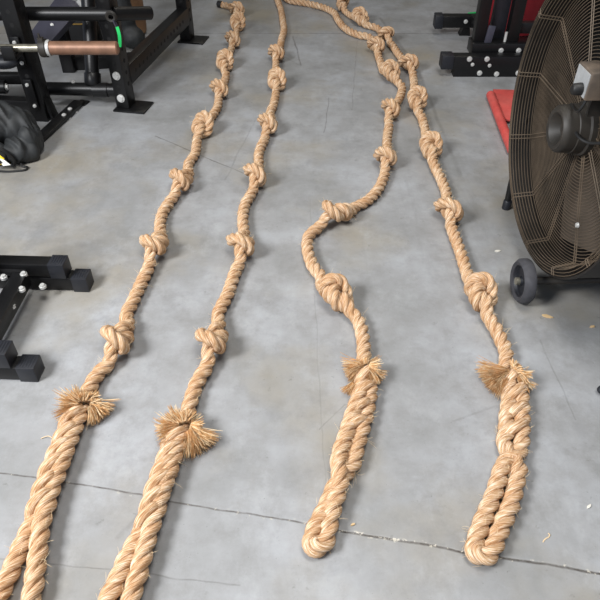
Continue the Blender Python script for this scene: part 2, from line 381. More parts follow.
def rope(label, path, eye, tufts, seed, start_cap=False, tuck_n=6):
    """path: (px, py) on the floor, or (px, py, roll, mirror) for an overhand knot.
    eye: dict(a=[...leg one down to the bight], b=[...leg two back up], s=number of splice points)"""
    rg = np.random.default_rng(seed)
    raw = [np.array(G(p[0], p[1], R if len(p) == 2 else 1.15*D)) for p in path]
    knots = [i for i, p in enumerate(path) if len(p) > 2]
    pts, tags = [], []
    for i, p in enumerate(path):
        if len(p) == 2:
            if any(np.linalg.norm((raw[i]-raw[k])[:2]) < 2.4*D for k in knots): continue
            pts.append(raw[i]); tags.append('body'); continue
        a = raw[max(i-1, 0)]; b = raw[min(i+1, len(raw)-1)]
        t = (b-a)*np.array([1, 1, 0]); t /= np.linalg.norm(t)
        u = np.array([-t[1], t[0], 0.]); w = np.array([0, 0, 1.])
        K = KNOT*KS*np.array([1, -1 if p[3] & 1 else 1, 1])
        c, s_ = math.cos(p[2]), math.sin(p[2])
        K = np.stack([K[:, 0]*1.0, K[:, 1]*c-K[:, 2]*s_, K[:, 1]*s_+K[:, 2]*c], 1)*D
        if p[3] & 2: K = (K*np.array([-1, -1, 1]))[::-1]
        ctr = raw[i].copy(); ctr[2] = -K[5:-5, 2].min()+R*.97
        ym = (K[:, 1].min()+K[:, 1].max())/2
        W = ctr+K[:, :1]*t+(K[:, 1:2]-ym*.4)*u+K[:, 2:3]*w
        W[:, 2] = np.maximum(W[:, 2], R*.97)
        # rope droops to the floor on both sides of the knot
        tz = np.clip((np.abs(KNOT[:, 0])-1.0)/1.07, 0, 1); end = np.r_[np.ones(8), np.zeros(len(K)-16), np.ones(8)]*tz**1.2
        W[:, 2] = W[:, 2]*(1-end*.8)+R*end*.8; W[:, :2] += (u[None]*(ym*.4-0)*end[:, None]*.8)[:, :2]
        pts += list(W); tags += ['knot%d' % i]*len(W)
    lastbody = len(pts)
    pts += [np.array(v) for v in eye]; tags += ['eye']*len(eye)
    X, tg = catmull(pts, tags, .0042)
    for _ in range(2): X[1:-1] = X[1:-1]*.5+(X[:-2]+X[2:])*.25
    X[:, 2] = np.maximum(X[:, 2], R*.97)
    T, N1, B1 = frames(X); s = np.arange(len(X))*.0042
    # strands open a little inside the knots
    kn_ = np.array([t_.startswith('knot') for t_ in tg], float); kn_ = np.convolve(kn_, np.ones(9)/9, 'same')
    rad = (.498-.01*kn_)*R; offr = (.535-.06*kn_)*R
    ph = 2*PI*s/LAY+rg.random()*6
    strands = []
    for k in range(3):
        q = ph+2*PI*k/3
        Dv = N1*np.cos(q)[:, None]+B1*np.sin(q)[:, None]
        jit = np.interp(s, np.arange(0, s[-1]+.2, .05), rg.normal(size=int(s[-1]/.05)+5)*.035)[:, None]
        C = X+Dv*(offr[:, None]*(1+jit))
        strands.append(strand_rings(C, -Dv, rad*(1+.6*jit[:, 0])))
    runs = []; a = 0
    for i in range(1, len(tg)+1):
        if i == len(tg) or tg[i] != tg[a]: runs.append((tg[a], a, min(i+1, len(tg)))); a = i
    origin = Vector((float(X[:, 0].mean()), float(X[:, 1].mean()), 0))
    def piece(rs, name, parent, **props):
        rm = RopeMesh()
        for _, a, b in rs:
            for k, (V, su, vv) in enumerate(strands):
                if b-a > 1: rm.add(V[a:b], su[a:b], vv, k*3.7)
        return rm
    root = empty('climbing_rope', origin, label, 'rope', 'knotted climbing ropes')
    for r_ in runs:
        if r_[0] == 'body': piece([r_], 'rope_span', root).build('rope_span', root, origin)
    for kn in sorted(set(r[0] for r in runs if r[0].startswith('knot')), key=lambda q: int(q[4:])):
        piece([r for r in runs if r[0] == kn], 'knot', root).build('knot', root, origin)
    ey = piece([r for r in runs if r[0] == 'eye'], 'spliced_eye', root)
    return root, origin, ey, X, tg, rg

def eye_points(spl, legA, legB, off, zA=R, zB=R):
    """spl: centre line of the splice (px), legA: px of the leg the standing rope runs into, legB: px of the return leg (top to bottom)"""
    sp = [np.array(G(p[0], p[1], R)) for p in spl]
    def side(i):
        a, b = sp[max(i-1, 0)], sp[min(i+1, len(sp)-1)]; t = (b-a)[:2]; t /= np.linalg.norm(t); return np.array([-t[1], t[0], 0])
    n = len(sp)
    A = []
    for i, p in enumerate(sp):
        k = min(1, .35+i/n*1.3)
        A.append(p+side(i)*off*k*D+np.array([0, 0, (zA-R)*k]))
    nl = len(legA)
    A += [np.array(G(x, y, zA+(R-zA)*((i+1)/nl)**1.5)) for i, (x, y) in enumerate(legA)]
    Bk = [np.array(G(x, y, zB+(R-zB)*((i+1)/len(legB))**1.5)) for i, (x, y) in enumerate(legB)][::-1]
    Bs = []
    for i in range(n-1, 0, -1):
        Bs.append(sp[i]-side(i)*off*D+np.array([0, 0, (zB-R)*min(1, .3+i/n)]))
    # bight: half turn between the two legs' lower ends
    a, b = A[-1], Bk[0]; m = (a+b)/2; t = (A[-1]-A[-2]); t[2] = 0; t /= np.linalg.norm(t)
    w = (a-b)/2; r = max(np.linalg.norm(w), .36*D)
    arc = [m+w*math.cos(q)+t*r*1.05*math.sin(q) for q in np.linspace(0, PI, 7)[1:-1]]
    return A+arc+Bk+Bs

def tucks(rm, spl, n, width, height, seed, reach=.55):
    """strands of the cut end tucked slantwise across the splice"""
    rg = np.random.default_rng(seed)
    sp = np.array([np.array(G(p[0], p[1], 0)) for p in spl]); s = np.r_[0, np.cumsum(np.linalg.norm(np.diff(sp, axis=0), axis=1))]
    for j in range(n):
        s0 = s[-1]*(j+.6)/(n+.3)
        C = []
        for q in np.linspace(-1, 1, 22):
            ss = s0-q*.72*D*1.15                     # slant: the right side higher up the rope
            c = np.array([np.interp(ss, s, sp[:, k]) for k in range(3)])
            e = .01; t = np.array([np.interp(ss+e, s, sp[:, k])-np.interp(ss-e, s, sp[:, k]) for k in range(2)]); t = t/max(np.linalg.norm(t), 1e-6)
            u = np.array([-t[1], t[0], 0])            # to the right looking from the bight towards the far end is -u
            C.append(c+u*q*width*D+np.array([0, 0, R+(height*D)*(1-abs(q)**2.6)-.25*D*abs(q)**3]))
        C = np.array(C); C[:, 2] = np.maximum(C[:, 2], .3*D)
        rd = .30*D*(1-.45*np.abs(np.linspace(-1, 1, 22))**4)*rg.uniform(.9, 1.08)
        V, su, vv = strand_rings(C, np.tile([0, 0, -1.], (22, 1)), rd)
        rm.add(V, su, vv, rg.random()*9)

def stray(parent, X, n, seed, lo, hi):
    rg = np.random.default_rng(seed); b = MB(); T, N1, B1 = frames(X)
    for _ in range(n):
        i = int(len(X)*rg.uniform(lo, hi)); a = rg.uniform(0, 2*PI); d = N1[i]*math.cos(a)+B1[i]*math.sin(a)
        if d[2] < -.3: d = -d
        p = X[i]+d*R*.93; L0 = rg.uniform(.005, .018); dr = d*rg.uniform(.3, 1)+T[i]*rg.normal()*.9+rg.normal(size=3)*.3; dr /= np.linalg.norm(dr)
        cv = rg.normal(size=3)*.35; pts = [p+dr*L0*q+cv*L0*q*q for q in (0, .35, .7, 1)]
        for q in pts: q[2] = max(q[2], .0008)
        b.tube([Vector(q) for q in pts], [.0003, .00028, .00025, .00015], 3, cap=False)
    b.build('stray_fibres', 'fray_pale', parent, kind='stuff')

def tuft_px(root, items, seed):
    for j, (bp, bz, tp, tz, n, sprd, curl) in enumerate(items):
        tuft(root, G(bp[0], bp[1], bz), G(tp[0], tp[1], tz), n, sprd, curl, seedv=seed*10+j)

Z = .075
# rope one: far left, its far end capped black
spl = [(83, 402), (78, 418), (71, 436), (63, 456), (54, 480), (46, 502)]
e = eye_points(spl, [(41, 527), (38, 553), (34, 583), (28, 615), (20, 655)], [(32, 524), (20, 550), (8, 577), (-5, 606), (-14, 650)], .2, zA=R*1.6, zB=R)
r1, o1, em, X1, tg1, _ = rope('tan knotted rope at far left whose far end has a black cap',
    [(219, 4), (228, 6), (237, 9, 5.6, 1), (237, 22, 3.3, 1), (233.5, 39, 5.5, 1), (229, 48), (224, 61, 3.2, 1), (226, 74), (220, 88, 5.6, 1), (219, 100), (217, 108), (202, 125, 3.3, 1),
     (198, 138), (195, 154), (188, 165), (181.5, 179, 5.7, 1), (168, 193), (163, 212), (160, 230), (155, 244, 6.1, 1), (143, 267), (135, 297), (126, 317), (118, 338, 5.7, 1), (107, 352), (97, 375), (89, 390)], e, [], 1)
tucks(em, spl+[(41, 522)], 7, .60, .66, 11)
em.build('spliced_eye', r1, o1)
tuft_px(r1, [((83, 406), .035, (57, 414), .018, 460, .85, .2), ((80, 404), .045, (66, 397), .05, 330, .9, .1), ((84, 402), .045, (84, 392), .055, 220, 1.0, .0), ((92, 404), .035, (105, 419), .010, 380, .55, .2), ((90, 402), .04, (102, 401), .03, 200, .8, .2)], 1)
stray(r1, X1, 750, 5, .45, 1)
cb = MB(); p0, p1 = Vector(X1[0]), Vector(X1[8]); dd = (p0-p1).normalized()
cb.lathe([(0, .012), (R*.7, .011), (R*1.08, .004), (R*1.12, -.02), (R*1.02, -.026)], p0, dd, 20); cb.build('end_cap', 'cap', r1, label='black cap on the rope end')

# rope two: second from left
spl = [(184, 424), (179, 438), (174, 452), (168, 470), (161, 490), (154, 512)]
e = eye_points(spl, [(149, 534), (143, 556), (137, 578), (130, 603), (120, 640)], [(140, 534), (128, 556), (117, 580), (105, 606), (92, 640)], .2, zA=R*1.6, zB=R)
r2, o2, em, X2, _, _ = rope('tan knotted rope second from left, running straight off the far edge',
    [(262, -46), (273, -14), (277.5, 0), (281, 10), (283, 22), (284, 30), (282, 38), (277, 52.5, 5.9, 1), (275.5, 64), (276, 80, 3.4, 1), (276, 90), (274, 104), (270, 114), (268.5, 123, 5.5, 1), (261, 137), (259, 153),
     (256, 174, 5.4, 1), (249, 191), (244, 208), (243, 225), (242, 243, 5.75, 1), (237, 268), (227, 296), (218, 315), (213, 339, 6.0, 1), (204, 360), (196, 385), (189, 408)], e, [], 2)
tucks(em, spl+[(148, 534)], 7, .60, .66, 12)
em.build('spliced_eye', r2, o2)
tuft_px(r2, [((180, 430), .035, (157, 441), .015, 460, .85, .25), ((180, 425), .045, (163, 421), .045, 330, .9, .1), ((184, 423), .05, (182, 412), .055, 220, 1.0, .0), ((190, 430), .035, (205, 453), .010, 460, .55, .2), ((190, 426), .04, (203, 430), .025, 280, .8, .2)], 2)
stray(r2, X2, 750, 6, .45, 1)

# rope three: S-bend
spl = [(365, 372), (365, 388), (362, 404), (357, 424), (351, 444), (345, 464)]
e = eye_points(spl, [(340, 484), (334, 505), (329, 526), (326, 540)], [(336, 484), (327, 505), (316, 527), (311, 541)], -.40, zA=R*1.6, zB=R)
r3, o3, em, X3, _, _ = rope('tan knotted rope with an S-bend, second from right, its eye closed on the floor',
    [(300, -34), (290, -22), (284.5, -10), (288.5, 0), (310, 4), (325, 8), (334, 13), (338, 20), (346, 29), (359, 35), (369, 37), (376.5, 45, 5.6, 1), (375, 56), (381, 64), (390.5, 72, 3.2, 1), (399, 78), (401.5, 86), (400, 97),
     (391.5, 108, 5.6, 1), (389, 124), (387, 140), (386.5, 156, 6.0, 1), (385, 170), (379, 188), (367, 201), (354, 208), (337, 213, .35, 1), (318, 224), (309, 236), (307.5, 249), (313, 266), (322, 279), (336, 294, 3.3, 1),
     (350, 304), (357, 318), (362.5, 337), (364, 355)], e, [], 3)
tucks(em, spl[:-1], 4, .62, .50, 13)
em.build('spliced_eye', r3, o3)
tuft_px(r3, [((364, 366), .035, (344, 375), .016, 330, .5, .2), ((368, 366), .045, (379, 372), .03, 300, .9, .3), ((372, 372), .035, (381, 383), .015, 160, .6, .2), ((363, 366), .045, (360, 360), .05, 160, 1.0, .1), ((355, 384), .03, (348, 397), .01, 110, .5, .2)], 3)
stray(r3, X3, 750, 7, .45, 1)

# rope four: far right
spl = [(508, 372), (513, 386), (514.5, 402), (514.5, 418), (514, 434), (512, 448)]
e = eye_points(spl, [(518, 466), (516, 486), (509, 508), (500, 530), (491, 552)], [(504, 464), (496, 488), (488, 508), (480, 528), (474, 547)], -.46, zA=R, zB=R)
r4, o4, em, X4, _, _ = rope('tan knotted rope at far right, nearest the drum fan, its eye showing two legs',
    [(334, -34), (338, -14), (342.5, 3, 1.2, 0), (352, 11), (360, 17, 3.6, 1), (370, 23), (377, 28), (386, 34, .4, 1), (392, 45), (399, 55), (409, 62.5, 5.6, 1), (412, 73), (414, 84), (416.5, 99, 3.2, 1), (421, 116), (425, 129),
     (430, 146, 3.3, 1), (435, 160), (440, 177), (446, 192), (449.5, 209, 5.5, 1), (455, 237), (463, 260), (480, 293, 3.3, 1), (490, 311), (498, 333), (506, 353)], e, [], 4)
tucks(em, spl, 4, .66, .42, 14)
em.build('spliced_eye', r4, o4)
tuft_px(r4, [((508, 372), .03, (483, 384), .012, 620, .55, .1), ((514, 370), .045, (520, 366), .05, 260, 1.0, .1), ((519, 374), .04, (528, 382), .025, 220, .8, .2), ((521, 382), .03, (530, 394), .012, 120, .6, .2)], 4)
stray(r4, X4, 750, 8, .45, 1)

# ------------------------------------------------------------------ drum fan
FX, FY, FZ, FR = .685, 1.50, .464, .385
fan = empty('drum_fan', (FX, FY, 0), 'large dusty black drum fan on wheels with a round wire guard', 'fan', rz=math.radians(2.0))
FM = world_matrix(fan)
def fp(x, r, a):            # fan-local: x inward along the axis, r and angle in the face plane (a = 0 towards the camera, counter-clockwise up)
    return FM @ Vector((x, -r*math.cos(a), FZ+r*math.sin(a)))
def fl_(x, y, z): return FM @ Vector((x, y, z))
AX = FM.to_3x3() @ Vector((1, 0, 0)); FC = fl_(0, 0, FZ)
DEPTH = .44
b = MB()
b.lathe([(FR+.004, DEPTH), (FR+.004, .02), (FR+.007, .012), (FR+.007, .0), (FR+.003, -.003), (FR, .003), (FR, .02), (FR-.002, DEPTH)], FC, AX, 96, closed=True)
b.build('drum_housing', 'drum', fan)
# front guard: flat outer lip, step inwards, flat dish
PROF = [(FR*.995, -.002), (FR*.945, -.004), (FR*.915, .056), (FR*.18, .060)]
def wire_ring(b, r, x, w, n=72, m=4): b.tube([fp(x, r, 2*PI*i/n) for i in range(n)], w, m, closed=True)
b = MB(); pl_ = [Vector((r, x)) for r, x in PROF]; tot = sum((pl_[i+1]-pl_[i]).length for i in range(3)); nr = 43
for i in range(nr):
    q = tot*i/(nr-1)
    for k in range(3):
        L_ = (pl_[k+1]-pl_[k]).length
        if q <= L_+1e-9 or k == 2: v = pl_[k].lerp(pl_[k+1], min(1, q/L_)); break
        q -= L_
    wire_ring(b, v.x, v.y-.001, .00115)
b.build('guard_grille', 'wire', fan)
for k in range(12):
    a = 2*PI*k/12
    b = MB()
    for s_ in (-1, 1):
        pts = [(FR*1.0, -.003), (FR*.955, -.006), (FR*.945, -.005), (FR*.917, .052), (FR*.905, .054), (FR*.17, .057)]
        b.tube([fp(x, r, a+s_*.0055/(r)) for r, x in pts], .0016, 5)
    b.build('guard_spoke', 'wire', fan)
b = MB()
for i in range(24):
    wire_ring(b, FR*(.1+.9*i/23), DEPTH-.01, .0013)
for k in range(8): b.tube([fp(DEPTH-.012, FR, 2*PI*k/8), fp(DEPTH-.012, .01, 2*PI*k/8)], .002, 5)
b.build('rear_guard', 'wire', fan)
# four wide pitched blades
for k in range(4):
    a0 = math.radians(96+90*k); vs, fs = [], []; nu, nv = 8, 10
    for sgn in (0, 1):
        for i in range(nv+1):
            q = i/nv; r = .07+(FR*.93-.07)*q; half = math.radians(21-6*q); pitch = .09-.035*q
            for j in range(nu+1):
                w = -1+2*j/nu; a = a0+half*w+.12*q
                vs.append(fp(.16+pitch*w*(1-.15*w)+sgn*.004, r, a))
    m_ = (nu+1)*(nv+1)
    for i in range(nv):
        for j in range(nu):
            p = i*(nu+1)+j; fs.append((p, p+1, p+nu+2, p+nu+1)); fs.append((m_+p, m_+p+nu+1, m_+p+nu+2, m_+p+1))
    for i in range(nv):
        for j in (0, nu): p = i*(nu+1)+j; fs.append((p, p+nu+1, m_+p+nu+1, m_+p))
    for j in range(nu):
        for i in (0, nv): p = i*(nu+1)+j; fs.append((p, m_+p, m_+p+1, p+1))
    b = MB(); b.add(vs, fs); b.build('blade', 'blade', fan)
b = MB(); b.lathe([(0, .10), (.055, .10), (.07, .12), (.07, .22), (0, .22)], FC, AX, 32); b.build('blade_hub', 'motor', fan)
b = MB()  # motor: ring-shaped end with recess, drum-shaped casing
b.lathe([(0, .0), (.016, -.002), (.022, .006), (.024, .012), (.034, -.010), (.042, -.022), (.052, -.024), (.0595, -.016), (.061, -.006), (.061, .014), (.063, .016), (.064, .040), (.069, .044), (.069, .060), (.05, .075), (.05, .11)], FC, AX, 48)
mo = b.build('motor', 'motor', fan)
b = MB(); b.cyl(FC-AX*.001, FC-AX*-.02, .018, 20); b.build('shaft_cap', 'rubber', mo)
# switch box with white plate and knob, fixed to the guard
bc = atX(582, 81, FX-.035); loc = FM.inverted() @ bc
bx = loc.x; by, bz = loc.y, loc.z
b = MB(); b.box((0, 0, 0), (.095, .078, .064))
bo = bpy.data.objects
q = b; q.v = [tuple(FM @ (Vector((bx+.0475, by, bz))+Vector(v))) for v in q.v]
box = b.build('switch_box', 'box', fan, bevel=.004)
b = MB(); b.box((0, 0, 0), (.002, .068, .054)); b.v = [tuple(FM @ (Vector((bx-.001, by, bz))+Vector(v))) for v in b.v]
b.build('dial_plate', 'plate', box, label='white dial plate')
b = MB(); kc = FM @ Vector((bx-.002, by-.012, bz-.014)); b.lathe([(0, -.022), (.010, -.022), (.013, -.018), (.0145, -.004), (.0145, 0)], kc, AX, 24)
b.build('dial_knob', 'cable', box)
b = MB(); b.box((0, 0, 0), (.05, .012, .07)); b.v = [tuple(FM @ (Vector((bx+.06, by, bz-.05))+Vector(v))) for v in b.v]; b.build('bracket', 'motor', box)
# cables
def spline(pts, n=24):
    P, _ = catmull([np.array(p) for p in pts], ['a']*len(pts), .006); return [Vector(p) for p in P]
b = MB(); k0 = FM @ Vector((bx+.02, by-.012, bz-.034))
b.tube(spline([k0, k0+Vector((-.012, -.004, -.03)), atX(571, 105, FX+.012), atX(572, 118, FX+.006), atX(574, 128, FX+.01)]), .0034, 8); b.build('power_cable', 'cable', fan)
b = MB(); p0 = atX(572, 118, FX+.003); p1 = atX(574.5, 131, FX+.006)
for i in range(7):
    p = p0.lerp(p1, i/6); b.tube([p, p+(p1-p0)*.09], .0062, 10)
b.build('strain_relief', 'rubber', fan)
b = MB(); b.tube(spline([p1, atX(580, 138, FX+.012), atX(588, 142.5, FX+.025), atX(600, 143, FX+.04), atX(616, 138, FX+.055)]), .0042, 8); b.build('power_cable', 'cable', fan)
# stand: axle with two wheels under the drum, side brackets, rear legs
WR = .065
wc = G(524, 281, WR); wl = FM.inverted() @ wc
def wheel(x):
    c = FM @ Vector((x, wl.y, WR)); o = MB()
    o.lathe([(.046, .002), (.056, -.002), (.062, .004), (WR, .008), (WR, .026), (.062, .031), (.05, .033), (.046, .031)], c, AX, 40, closed=True)
    w = o.build('wheel', 'rubber_grey', fan)
    h = MB(); h.lathe([(0, .004), (.012, .004), (.014, .010), (.040, .012), (.0465, .004), (.0465, .030), (0, .030)], c, AX, 32); h.build('wheel_disc', 'rubber', w)
    h = MB(); h.cyl(c-AX*.006, c+AX*.01, .011, 16, .011); h.build('axle_cap', 'steel', w)
wheel(wl.x-.018); wheel(wl.x+.62)
b = MB(); b.cyl(FM @ Vector((wl.x, wl.y, WR)), FM @ Vector((wl.x+.64, wl.y, WR)), .011, 14); b.build('axle', 'motor', fan)
for x in (.05, .38):
    b = MB(); b.beam(FM @ Vector((x, wl.y, WR-.012)), FM @ Vector((x, wl.y+.04, FZ-FR*.93)), .03, .012); b.build('axle_bracket', 'drum_out', fan)
for x in (.048, .40):
    b = MB(); b.tube(spline([FM @ Vector((x, FR*.94, FZ-.36*FR)), FM @ Vector((x, FR*.92, FZ-.24)), FM @ Vector((x, FR*.88, .04)), FM @ Vector((x, FR*.87, .012))]), .011, 12)
    b.build('leg', 'drum_out', fan)
    b = MB(); b.lathe([(0, 0), (.015, 0), (.015, .03), (.012, .034), (0, .034)], FM @ Vector((x, FR*.87, .0)), (0, 0, 1), 16); b.build('foot_cap', 'rubber', fan)
b = MB(); pz = FM @ Vector((-.02, -.085, FZ-.14)); b.lathe([(0, -.006), (.006, -.005), (.008, 0), (0, .003)], fp(.05, .25, -1.0), AX, 12); b.build('guard_clip', 'chrome', fan)
b = MB(); b.lathe([(0, -.008), (.007, -.006), (.009, 0), (0, .003)], fp(.05, .17, -2.4), AX, 12); b.build('guard_clip', 'chrome', fan)

# ------------------------------------------------------------------ near-left bench base (runs out of the frame)
def capped_tube(parent, a, b_, w, h, cap_len=.046, name='foot_tube', z=None):
    a, b_ = Vector(a), Vector(b_); t = (b_-a).normalized()
    m = MB(); m.beam(a, b_-t*cap_len*.6, w, h); ft = m.build(name, 'steel_black', parent, bevel=.003)
    m = MB(); m.beam(b_-t*cap_len, b_, w+.006, h+.006)
    n = t.cross(Vector((0, 0, 1))).normalized()
    for i in range(5):                                   # moulded ribs on the cap's top
        c = b_-t*(cap_len*(.18+.16*i)); m.box(c+Vector((0, 0, (h+.006)/2)), (.004, w*.9, .0025), Matrix((t, n, Vector((0, 0, 1)))).transposed())
    m.build('rubber_cap', 'rubber', ft, bevel=.004); return ft
bend = empty('weight_bench', G(-60, 320), 'black bench base with stepped rubber-capped feet at left edge, near the bag', 'bench')
TW = .044
def foot_pair(lo_px, hi_shift, x_end):
    end = G(*lo_px); end.z = TW/2+.003
    d = Vector((-1, .045, 0)).normalized()
    capped_tube(bend, end+d*x_end, end, TW, TW)
    up = Vector((end.x, end.y, TW*1.5+.008))+d*hi_shift
    capped_tube(bend, up+d*(x_end-hi_shift), up, TW, TW)
    return end, d
e1, d1 = foot_pair((92, 287), .056, .55)
e2, d2 = foot_pair((42, 375), .056, .40)
# spines joining the two feet
for k, (off_, zt) in enumerate(((.18, .06), (.265, .075))):
    p = e1+d1*off_; q2 = e2+d2*(.145+off_-.18)+Vector((0, .02, 0))
    dirv = (q2-p).normalized(); p = p-dirv*-.01
    m = MB(); m.beam(Vector((p.x, p.y-.03, zt)), Vector((q2.x, q2.y+.02, zt)), .045, .045); m.build('spine', 'steel_black', bend, bevel=.003)
m = MB(); p = e1+d1*.285; m.beam((p.x, p.y-.01, .06), (p.x-.03, p.y-.13, .42), .05, .05); m.build('post', 'steel_black', bend, bevel=.003)
m = MB(); m.box(e1+d1*.25+Vector((0, -.012, .05)), (.16, .05, .006)); m.build('joint_plate', 'steel_black', bend, bevel=.001)
bolts(bend, [G(24, 275, .08), G(4, 278, .08), G(22, 290, .072), G(43, 287, .045), G(12, 307, .06)], (0, 0, 1), .008, .010)

# ------------------------------------------------------------------ far-left rack
def upright(parent, base, w, d, height, yaw, hole_r=.009, holes=True, name='upright'):
    m = MB(); Rz = Matrix.Rotation(yaw, 3, 'Z'); base = Vector(base)
    m.box(base+Vector((0, 0, height/2)), (w, d, height), Rz)
    o = m.build(name, 'steel_black', parent, bevel=.003)
    if holes:
        z = .10
        while z < min(height, .5)-.03:
            for nx, ny, hw in ((0, -1, d/2), (1, 0, w/2)):
                n = Rz @ Vector((nx, ny, 0)); c = base+n*(hw-.004)+Vector((0, 0, z)); m = MB(); m.cyl(c, c+n*.0046, hole_r, 14); m.build('drilled_hole', 'hole', o)
            z += .05
    return o
YA = math.radians(-11)
A0 = G(132, 107); A1 = G(192, 40)
rack = empty('power_rack', (A0+A1)/2, 'black power rack base with drilled uprights, bolted side beam and green straps', 'rack')
dirb = (A1-A0).normalized(); nb = Vector((dirb.y, -dirb.x, 0))
for P_ in (A0, A1):
    m = MB(); m.box(P_+Vector((.01, 0, .004))-dirb*.005, (.145, .12, .008), Matrix.Rotation(YA, 3, 'Z')); m.build('base_plate', 'steel_black', rack, bevel=.002)
    upright(rack, P_-nb*.025+Vector((0, 0, .008)), .06, .075, 1.5, YA)
m = MB(); m.beam(A0+dirb*.03-nb*.02+Vector((0, 0, .135)), A1-dirb*.03-nb*.02+Vector((0, 0, .135)), .055, .085); sb = m.build('side_beam', 'steel_black', rack, bevel=.003)
for i in range(15):
    c = A0+dirb*(.09+.047*i)-nb*.02+Vector((0, 0, .135))+nb*.0245; m = MB(); m.cyl(c, c+nb*.0034, .009, 12); m.build('drilled_hole', 'hole', sb)
fn = -dirb
bolts(rack, [A0-nb*.025+fn*.038+Vector((0, 0, z)) for z in (.055, .155)], fn, .014, .010)
bolts(rack, [A1-nb*.02+fn*.038+Vector((.012, 0, z)) for z in (.16, .30)], fn, .012, .010)
m = MB(); p = A1-nb*.02+fn*.04+Vector((0, 0, .30)); m.cyl(p+Vector((-.01, 0, .02)), p+Vector((-.075, -.02, .025)), .017, 16); m.build('storage_peg', 'steel_black', rack)
# cross tube along the floor and its collar, leaning brace, storage bar through the upright
cA = A0-nb*.05+Vector((0, 0, .075)); cB = Vector((-1.20, cA.y+.02, .075))
m = MB(); m.cyl(cA, cB, .028, 20); m.cyl(cA+Vector((-.045, 0, 0)), cA+Vector((-.11, 0, 0)), .031, 20); m.build('cross_tube', 'steel_black', rack)
b0 = Vector((-.915, cA.y+.01, .09)); m = MB(); m.cyl(b0, b0+Vector((.015, .25, .5)), .030, 18); m.lathe([(.033, 0), (.036, .004), (.036, .05), (.033, .054)], b0, (.03, .5, 1), 18); m.build('brace', 'steel_black', rack)
bolts(rack, [cB+Vector((.2, -.005, .026)), cB+Vector((.31, -.005, .027))], (0, 0, 1), .007, .01)
s0 = atY(28, 13.5, A0.y-.02); s1 = atY(113, 14, A0.y-.02)
m = MB(); m.cyl(s0+Vector((-.25, 0, 0)), s1, .0265, 20); m.build('storage_bar', 'steel_black', rack)
m = MB(); s2 = atY(150, 13, A0.y+.10); m.cyl(s1, s2, .0265, 20); m.lathe([(0, .002), (.018, .002), (.0215, -.004), (.0265, -.004)], s2, s2-s1, 20); m.build('storage_peg', 'steel_black', rack)
m = MB(); m.lathe([(.010, -.006), (.018, -.008), (.024, 0), (.018, .008), (.010, .006)], s1+Vector((0, -.035, 0)), (0, 1, 0), 20, closed=True); m.build('pull_pin', 'motor', rack)
m = MB(); m.beam(s1+Vector((.01, -.04, -.01)), s1+Vector((.025, -.042, -.065)), .02, .004); m.build('hook_plate', 'pad', rack)
def strap(parent, pts, w):
    P_, _ = catmull([np.array(q) for q in pts], ['a']*len(pts), .008); m = MB(); vs = []; fs = []
    for i, q in enumerate(P_):
        t = Vector(P_[min(i+1, len(P_)-1)]-P_[max(i-1, 0)]).normalized(); n = t.cross(Vector((0, 1, 0))).normalized()
        for sx, sy in ((-1, 0), (1, 0), (1, 1), (-1, 1)): vs.append(Vector(q)+n*w/2*sx+Vector((0, .003*sy, 0)))
    for i in range(len(P_)-1):
        for k in range(4): fs.append((i*4+k, i*4+(k+1) % 4, i*4+4+(k+1) % 4, i*4+4+k))
    m.add(vs, fs); m.build('pin_strap', 'green', parent, label='green strap')
ya = A0.y-.085
strap(rack, [atY(117, 27, ya), atY(119, 34, ya-.005), atY(119.8, 41, ya-.004), atY(119.5, 48, ya)], .013)
yb = A1.y-.075
strap(rack, [atY(175.5, 16, yb), atY(177, 22, yb), atY(180, 27, yb), atY(184, 29, yb)], .018)

# squat stand left of the rack (upright with foot bar), carrying the barbell
B0 = G(44, 120)
stand = empty('squat_stand', B0, 'black squat stand with drilled upright and flat foot bar, behind the bag', 'rack')
fdir = (G(80, 104)-G(36, 142)).normalized(); fn2 = Vector((fdir.y, -fdir.x, 0))
q0, q1 = G(37, 144), G(80, 104)
m = MB(); m.beam(q0+Vector((0, 0, .010)), q1+Vector((0, 0, .010)), .05, .018); m.build('foot_bar', 'steel_black', stand, bevel=.003)
m = MB(); m.box(q1+Vector((.012, .004, .004)), (.045, .045, .007), Matrix.Rotation(-.3, 3, 'Z')); m.build('foot_plate', 'steel_black', stand)
bolts(stand, [G(70, 109, .02), G(64, 115, .02)], (0, 0, 1), .008, .006)
bolts(stand, [G(76, 112, 0.002)+Vector((0, 0, -.002)), G(69, 118.5, 0)], (0, 0, 1), .007, .005)
m = MB(); m.beam(G(-30, 107)+Vector((0, 0, .03)), G(46, 112)+Vector((0, 0, .03)), .05, .05); m.build('base_tube', 'steel_black', stand, bevel=.003)
upright(stand, B0+Vector((-.005, .02, .0)), .07, .075, 1.4, -.12)
m = MB(); m.beam(B0+Vector((.045, .02, .0)), B0+Vector((-.01, .03, .25)), .012, .06, up=(0, 1, 0)); m.build('gusset', 'steel_black', stand, bevel=.001)
